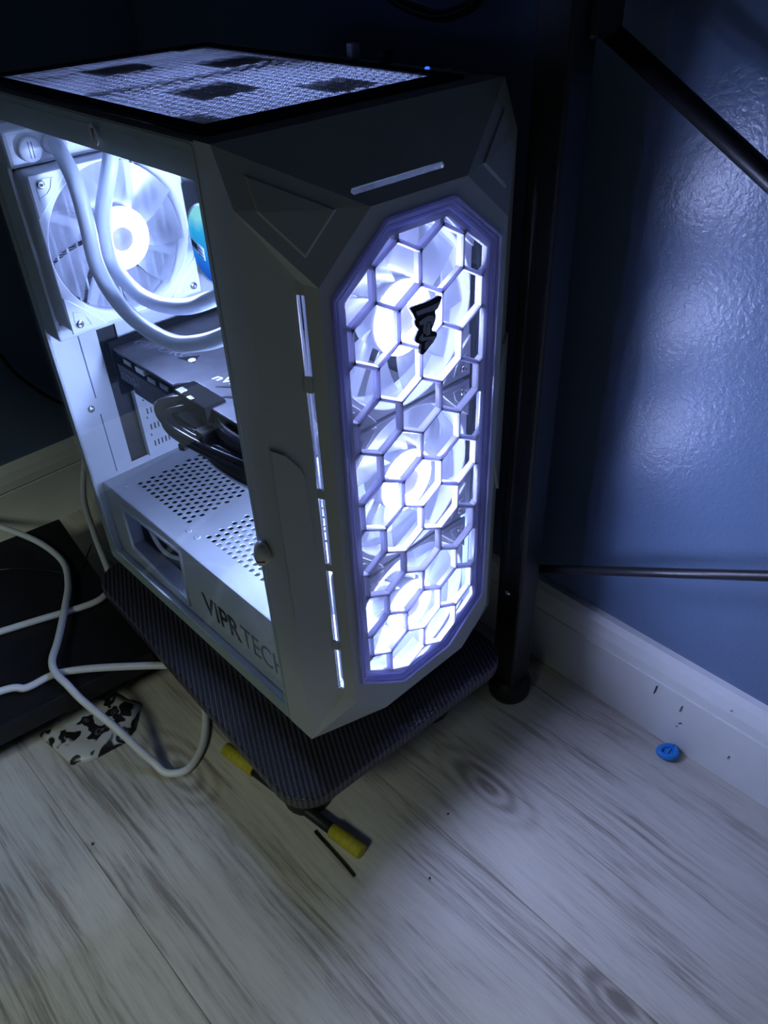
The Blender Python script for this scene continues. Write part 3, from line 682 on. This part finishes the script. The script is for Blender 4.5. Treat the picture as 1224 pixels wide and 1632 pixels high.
# ---- tray, far side, bottom, PSU shroud
box('motherboard_tray', .1935, .1950, .022, L_ - .001, .214, .545, M['steel_white'], pc)
box('far_side_panel', .2140, .2158, .0268, L_ + .001, ZB, .5620, M['case_white'], pc)
box('bottom_panel', .0005, .2135, .0268, L_, ZB, ZB + .0025, M['steel_white'], pc)
# perforated top of the power-supply cover: hex-packed holes
holes = []
P_ = .0079
def perf(y0, rows, c0, c1, cutfn):
    for j in range(c0, c1):
        for i in range(rows):
            x = .0365 + P_ * .866 * j; y = y0 - P_ * i - (P_ / 2 if j % 2 else 0)
            if cutfn(x, y): holes.append([(x + .0029 * math.cos(math.radians(60*k)), y + .0029 * math.sin(math.radians(60*k))) for k in range(6)])
perf(.2925, 13, 0, 15, lambda x, y: y > .2035 and y < .2965)
perf(.1735, 13, 0, 15, lambda x, y: y > .076)
shr = link('power_supply_cover', plate(rect(.0120, .1930, .022, L_ - .001), holes, .0012, 'z', .2125), M['steel_white'], pc)
link('cover_side', plate(rect(.022, L_ - .001, ZB + .0026, .2131), [[(.190, .1395), (.288, .1500), (.2885, .199), (.184, .2040)]], .0012, 'x', .0118), M['steel_white'], shr)
# return lip around the side opening, and the dark unit inside
link('opening_lip', plate([(.188, .1365), (.291, .147), (.2915, .2015), (.181, .2068)], [[(.190, .1395), (.288, .1500), (.2885, .199), (.184, .2040)]], .0025, 'x', .0105, .0004), M['steel_white'], shr)
box('power_supply', .034, .180, .165, .316, ZB + .004, .207, M['black'], shr, .002)
tube('inner_cable', [(.026, .272, .200), (.022, .262, .180), (.021, .244, .166), (.023, .222, .168), (.027, .200, .178)], .0022, M['cable_white'], shr, 6, 8)
for x, y in ((.0245, .2985), (.0285, .1935), (.0285, .1800), (.0265, .060), (.120, .300)):
    link('rivet', lathe([(.0030, 0), (.0030, .0005), (.0018, .0010), (.0010, .0004)], 16, 'z'), M['steel_white'], shr, (x, y, .2131), True)
text('lettering', 'VIPR', (.0110, .1595, .1490), (0, -1, 0), (0, 0, 1), .0555, .0245, .0004, M['dark_print'], shr, 0.012)
text('lettering', 'TECH', (.0110, .1010, .1500), (0, -1, 0), (0, 0, 1), .0590, .0240, .0004, M['soft_print'], shr, -0.006)
# ---- glass side
sf = link('side_frame', plate(rect(.0268, L_ + .001, ZB, .5620), [rect(.0300, .3135, .1385, .5440)], .0022, 'x', .0012, .0003), M['case_white'], pc)
gl = link('glass_pane', plate(rrect(.0270, L_ + .0005, ZB + .0005, .5615, .004, 3), [], .0026, 'x', -.0016), M['glass'], pc)
link('glass_border', plate(rrect(.0275, L_, ZB + .001, .5610, .004, 3), [rrect(.0305, .3130, .1365, .5435, .003, 3)], .0004, 'x', -.0001), M['case_white'], gl)
link('glass_mark', plate([(.1262 + .0042*math.cos(a), .5530 + .0058*math.sin(a)) for a in [2*math.pi*k/24 for k in range(24)]], [], .0005, 'x', -.0031), M['white_print'], gl)
link('glass_mark_print', plate([(.1282, .5560), (.1240, .5570), (.1252, .5535), (.1265, .5490), (.1272, .5540)], [], .0004, 'x', -.0034), M['grey_print'], gl)
# round silicone pull tab on the glass edge
def blob(cx, cy, cz, rx, ry, rz, pinch):
    bm = bmesh.new(); bmesh.ops.create_uvsphere(bm, u_segments=24, v_segments=14, radius=1)
    for v in bm.verts:
        t = v.co.z; k = 1.0 - pinch * max(0, -t) ** 1.5
        v.co = Vector((cx + rx * v.co.x, cy + ry * v.co.y * k + .004 * max(0, -t), cz + rz * t))
    return from_bm(bm)
tb = link('pull_tab', blob(-.0030, .0215, .3060, .0050, .0078, .0115, .55), M['tab'], gl, smooth=True)
tube('tab_crease', [(-.0058, .0285, .3035), (-.0078, .0225, .3025), (-.0066, .0150, .3055)], .0005, M['grey_print'], tb, 5, 6)
# ---- top: steel roof with vents, filter frame, thread mesh, ports
def ell(cx, cy, rx, ry, n=28): return [(cx + rx * math.cos(2*math.pi*k/n), cy + ry * math.sin(2*math.pi*k/n)) for k in range(n)]
link('roof_frame', plate(rect(.0026, .2135, .0268, L_ + .001), [rect(.0160, .1960, .0420, .3150)], .0016, 'z', .5612), M['case_white'], pc)
ff = link('filter_frame', plate(rrect(.0085, .2010, .0300, .3190, .004, 4), [rect(.0200, .1900, .0470, .3080)], .0022, 'z', .5632, .0003), M['black'], pc)
bm = bmesh.new(); px = .0024
k = 0
while .0200 + px * k < .190: bm_box(bm, .0200 + px*k, .0200 + px*k + .0009, .046, .309, .56255, .56270); k += 1
k = 0
while .0470 + px * k < .308: bm_box(bm, .019, .191, .0470 + px*k, .0470 + px*k + .0009, .56270, .56285); k += 1
fm = link('filter_mesh', from_bm(bm), M['filter'], ff); fm['kind'] = 'stuff'
solid = ((.016, .196, .172, .184), (.060, .104, .106, .148), (.068, .112, .234, .272), (.118, .154, .058, .094), (.134, .174, .188, .230), (.016, .040, .040, .075), (.16, .196, .29, .32))
vent = []
for j in range(24):
    for i in range(36):
        x = .0215 + .0072 * j; y = .049 + .0083 * i * .88 + (.0036 if j % 2 else 0)
        if y < .306 and x < .190 and not any(a < x < b and c < y < d for a, b, c, d in solid):
            vent.append([(x + .0034 * math.cos(math.radians(60*k)), y + .0034 * math.sin(math.radians(60*k))) for k in range(6)])
link('roof_sheet', plate(rect(.0170, .1950, .0430, .3140), vent, .0008, 'z', .5575), M['dark_gap'], ff)
io = box('port_strip', .2015, .2135, .040, .190, .5600, .5634, M['case_white'], pc, .0006)
link('power_light', lathe([(.0016, 0), (.0016, .0010), (.0010, .0014)], 16, 'z'), M['power_led'], io, (.2075, .0700, .5632), True)
link('button', lathe([(.0038, 0), (.0038, .0012), (.0030, .0016)], 20, 'z'), M['case_white'], io, (.2072, .0520, .5632), True)
box('usb_plug', .2030, .2110, .1380, .1440, .5632, .5740, M['grey'], io, .0008); box('usb_plug', .2030, .2110, .1050, .1110, .5632, .5720, M['black'], io, .0008)
for x in (.030, .186):
    for y in (.050, .290):
        link('foot', lathe([(.012, 0), (.013, .003), (.013, .022), (.011, .0255)], 20, 'z'), M['black'], pc, (x, y, .1000), True)

# ================================================================ cables and small things
def single(o, label, cat, group=None): return tag(o, label, cat, None, group)
RC = .0037
single(tube('white_cable', [(-.062, .620 - .03, .0645), (-.0449, .5504, .0645), (-.0251, .4881, .0645), (-.0208, .4334, .0645), (-.0345, .3880, .0690), (-.0555, .3500, .0722), (-.082, .3100, .0725), (-.0990, .2870, .0735), (-.1040, .2700, .0725), (-.1018, .2530, .0670), (-.0983, .2368, .0560), (-.0926, .2148, .0470), (-.0865, .1949, .0360), (-.0809, .1757, .0220), (-.0759, .1600, .0110), (-.0715, .1450, .0050), (-.0550, .1357, .0040), (-.0314, .1474, .0040), (-.0118, .1703, .0040), (.0043, .1994, .0040), (.022, .235, .0040)], RC, M['cable_white'], None, 8, 12),
       'white cable dropping off the black shelf and looping over the plank floor', 'cable')
single(tube('white_cable', [(.098, .572, .140), (.0860, .566, .105), (.0565, .5336, .0650), (.0291, .4519, .0645), (.0116, .3900, .0645), (.0030, .3620, .0645), (-.0080, .3480, .0645), (-.0300, .3430, .0645), (-.082, .3610, .0645), (-.118, .3735, .0645), (-.18, .395, .0645)], RC, M['cable_white'], None, 8, 12),
       'white cable coming down behind the computer and bending left on the black shelf', 'cable')
single(tube('white_cable', [(-.24, .318, .066), (-.1505, .2916, .0670), (-.1314, .2800, .0650), (-.1104, .2780, .0648), (-.0970, .2725, .0655), (-.0741, .2506, .0700), (-.0429, .2210, .0715), (-.0208, .1997, .0715), (.010, .170, .070)], RC, M['cable_white'], None, 8, 12),
       'white cable running straight under the left edge of the carbon-weave stand', 'cable')
single(tube('black_cord', [(-.14, .510, .0612), (-.0766, .4753, .0612), (-.046, .4435, .0612), (-.0300, .4200, .0612), (-.0231, .4044, .0612), (-.005, .415, .0612), (.0187, .4408, .0612)], .0010, M['black_gloss'], None, 6, 8),
       'thin dark cord lying on the black shelf behind the white cables', 'cord')
single(tube('black_cord', [(.262, .205, .733), (.264, .190, .640), (.266, .1780, .606), (.268, .1640, .5955), (.270, .1480, .5890), (.270, .1181, .5850), (.270, .0930, .5905), (.268, .0800, .5980), (.266, .072, .620), (.264, .070, .733)], .0042, M['black_gloss'], None, 8, 10),
       'black cord hanging in a loop against the blue wall above the computer', 'cord')
single(tube('black_cord', [(-.18, .598, .40), (-.07, .596, .335), (.0221, .594, .2658), (.045, .597, .2208), (.075, .599, .1750), (.115, .601, .140), (.19, .601, .122)], .0028, M['black_gloss'], None, 8, 10),
       'black cord hanging across the wall behind the computer', 'cord')

tool = thing('foam_ended_rod', 'black rod with yellow foam ends lying under the carbon-weave stand', 'rod', (-.0057, .04, 0))
A, Bv = Vector((-.0170, .1270, .0068)), Vector((.0050, -.0445, .0068)); dv = (Bv - A)
def seg(name, t0, t1, r, mat):
    pts = [A + dv * t for t in (t0, t0 + .002, t0 + (t1-t0)*.5, t1 - .002, t1)]
    return link(name, sweep_mesh(pts, r, 16, [r*.8, r, r, r, r*.8]), mat, tool, smooth=True)
seg('foam_end', 0.0, 0.235, .0066, M['yellow']); seg('foam_end', .80, 1.0, .0066, M['yellow']); seg('shaft', .22, .82, .0052, M['black'])
single(tube('hair_pin', [(-.0092, .0020, .0014), (-.0100, -.002, .0014), (-.0104, -.020, .0014), (-.0112, -.040, .0014), (-.0121, -.0508, .0014), (-.0126, -.0530, .0016)], .0012, M['black_gloss'], None, 6, 8),
       'thin black pin on the planks beside the yellow foam end', 'pin')
# crumpled printed packet
bm = bmesh.new()
PK = [(-.139, .2771), (-.1322, .2225), (-.1187, .213), (-.081, .2079), (-.0666, .2148), (-.0472, .2376), (-.0601, .2718), (-.1022, .2865)]
pc0 = Vector((sum(p[0] for p in PK)/8, sum(p[1] for p in PK)/8)); rings = []
outl = []
for i in range(8):
    for k in range(4): outl.append(Vector(PK[i]).lerp(Vector(PK[(i+1) % 8]), k / 4))
for s, hgt in ((1.0, .0010), (.97, .0040), (.80, .0068), (.55, .0080), (.28, .0084)):
    rings.append([bm.verts.new((pc0.x + (p.x - pc0.x)*s, pc0.y + (p.y - pc0.y)*s, hgt + (.0012*math.sin(i*2.1 + s*9) if s < 1 else 0))) for i, p in enumerate(outl)])
cv = bm.verts.new((pc0.x, pc0.y, .0078))
for a, b in zip(rings[:-1], rings[1:]):
    for i in range(32): bm.faces.new((a[i], a[(i+1) % 32], b[(i+1) % 32], b[i]))
for i in range(32): bm.faces.new((rings[-1][i], rings[-1][(i+1) % 32], cv))
base = [bm.verts.new((v.co.x, v.co.y, 0.0004)) for v in rings[0]]
for i in range(32): bm.faces.new((rings[0][i], base[i], base[(i+1) % 32], rings[0][(i+1) % 32]))
bm.faces.new(base)
single(link('printed_packet', from_bm(bm), M['packet'], None, smooth=True), 'crumpled packet with black and white swirl print on the floor by the shelf', 'packet')
# blue ear tip
eb = thing('blue_clip', 'small bright blue plastic clip on the floor by the baseboard', 'clip', (.2795, -.1745, 0))
pts = []
for k in range(25):
    a = 2*math.pi*k/24; r = .0068 * (1 + .55 * max(0, math.cos(a - 2.2))**4)
    pts.append(Vector((.2795 + r*math.cos(a), -.1745 + r*math.sin(a)*.9, .0044)))
link('loop', sweep_mesh(pts, .0030, 10), M['blue_clip'], eb, smooth=True)
link('disc', lathe([(.0050, .0008), (.0062, .0018), (.0062, .0040), (.0045, .0052)], 20, 'z'), M['blue_clip'], eb, (.2795, -.1745, 0), True)
box('slit', .2758, .2830, -.1752, -.1742, .0046, .0056, M['dark_print'], eb)
# crumbs
for x, y, r, lab in ((-.1564, .1319, .0016, 'tiny dark crumb on the planks left of the looped white cable'), (.0862, -.0692, .0012, 'tiny reddish-brown crumb on the planks in front of the computer'), (.032, -.0985, .0011, 'tiny dark crumb on the planks near the thin black pin')):
    bm = bmesh.new(); bmesh.ops.create_icosphere(bm, subdivisions=1, radius=r)
    for v in bm.verts: v.co = v.co * random.uniform(.7, 1.2) + Vector((x, y, r * .7))
    single(link('crumb', from_bm(bm), M['scuff'], None), lab, 'crumb')
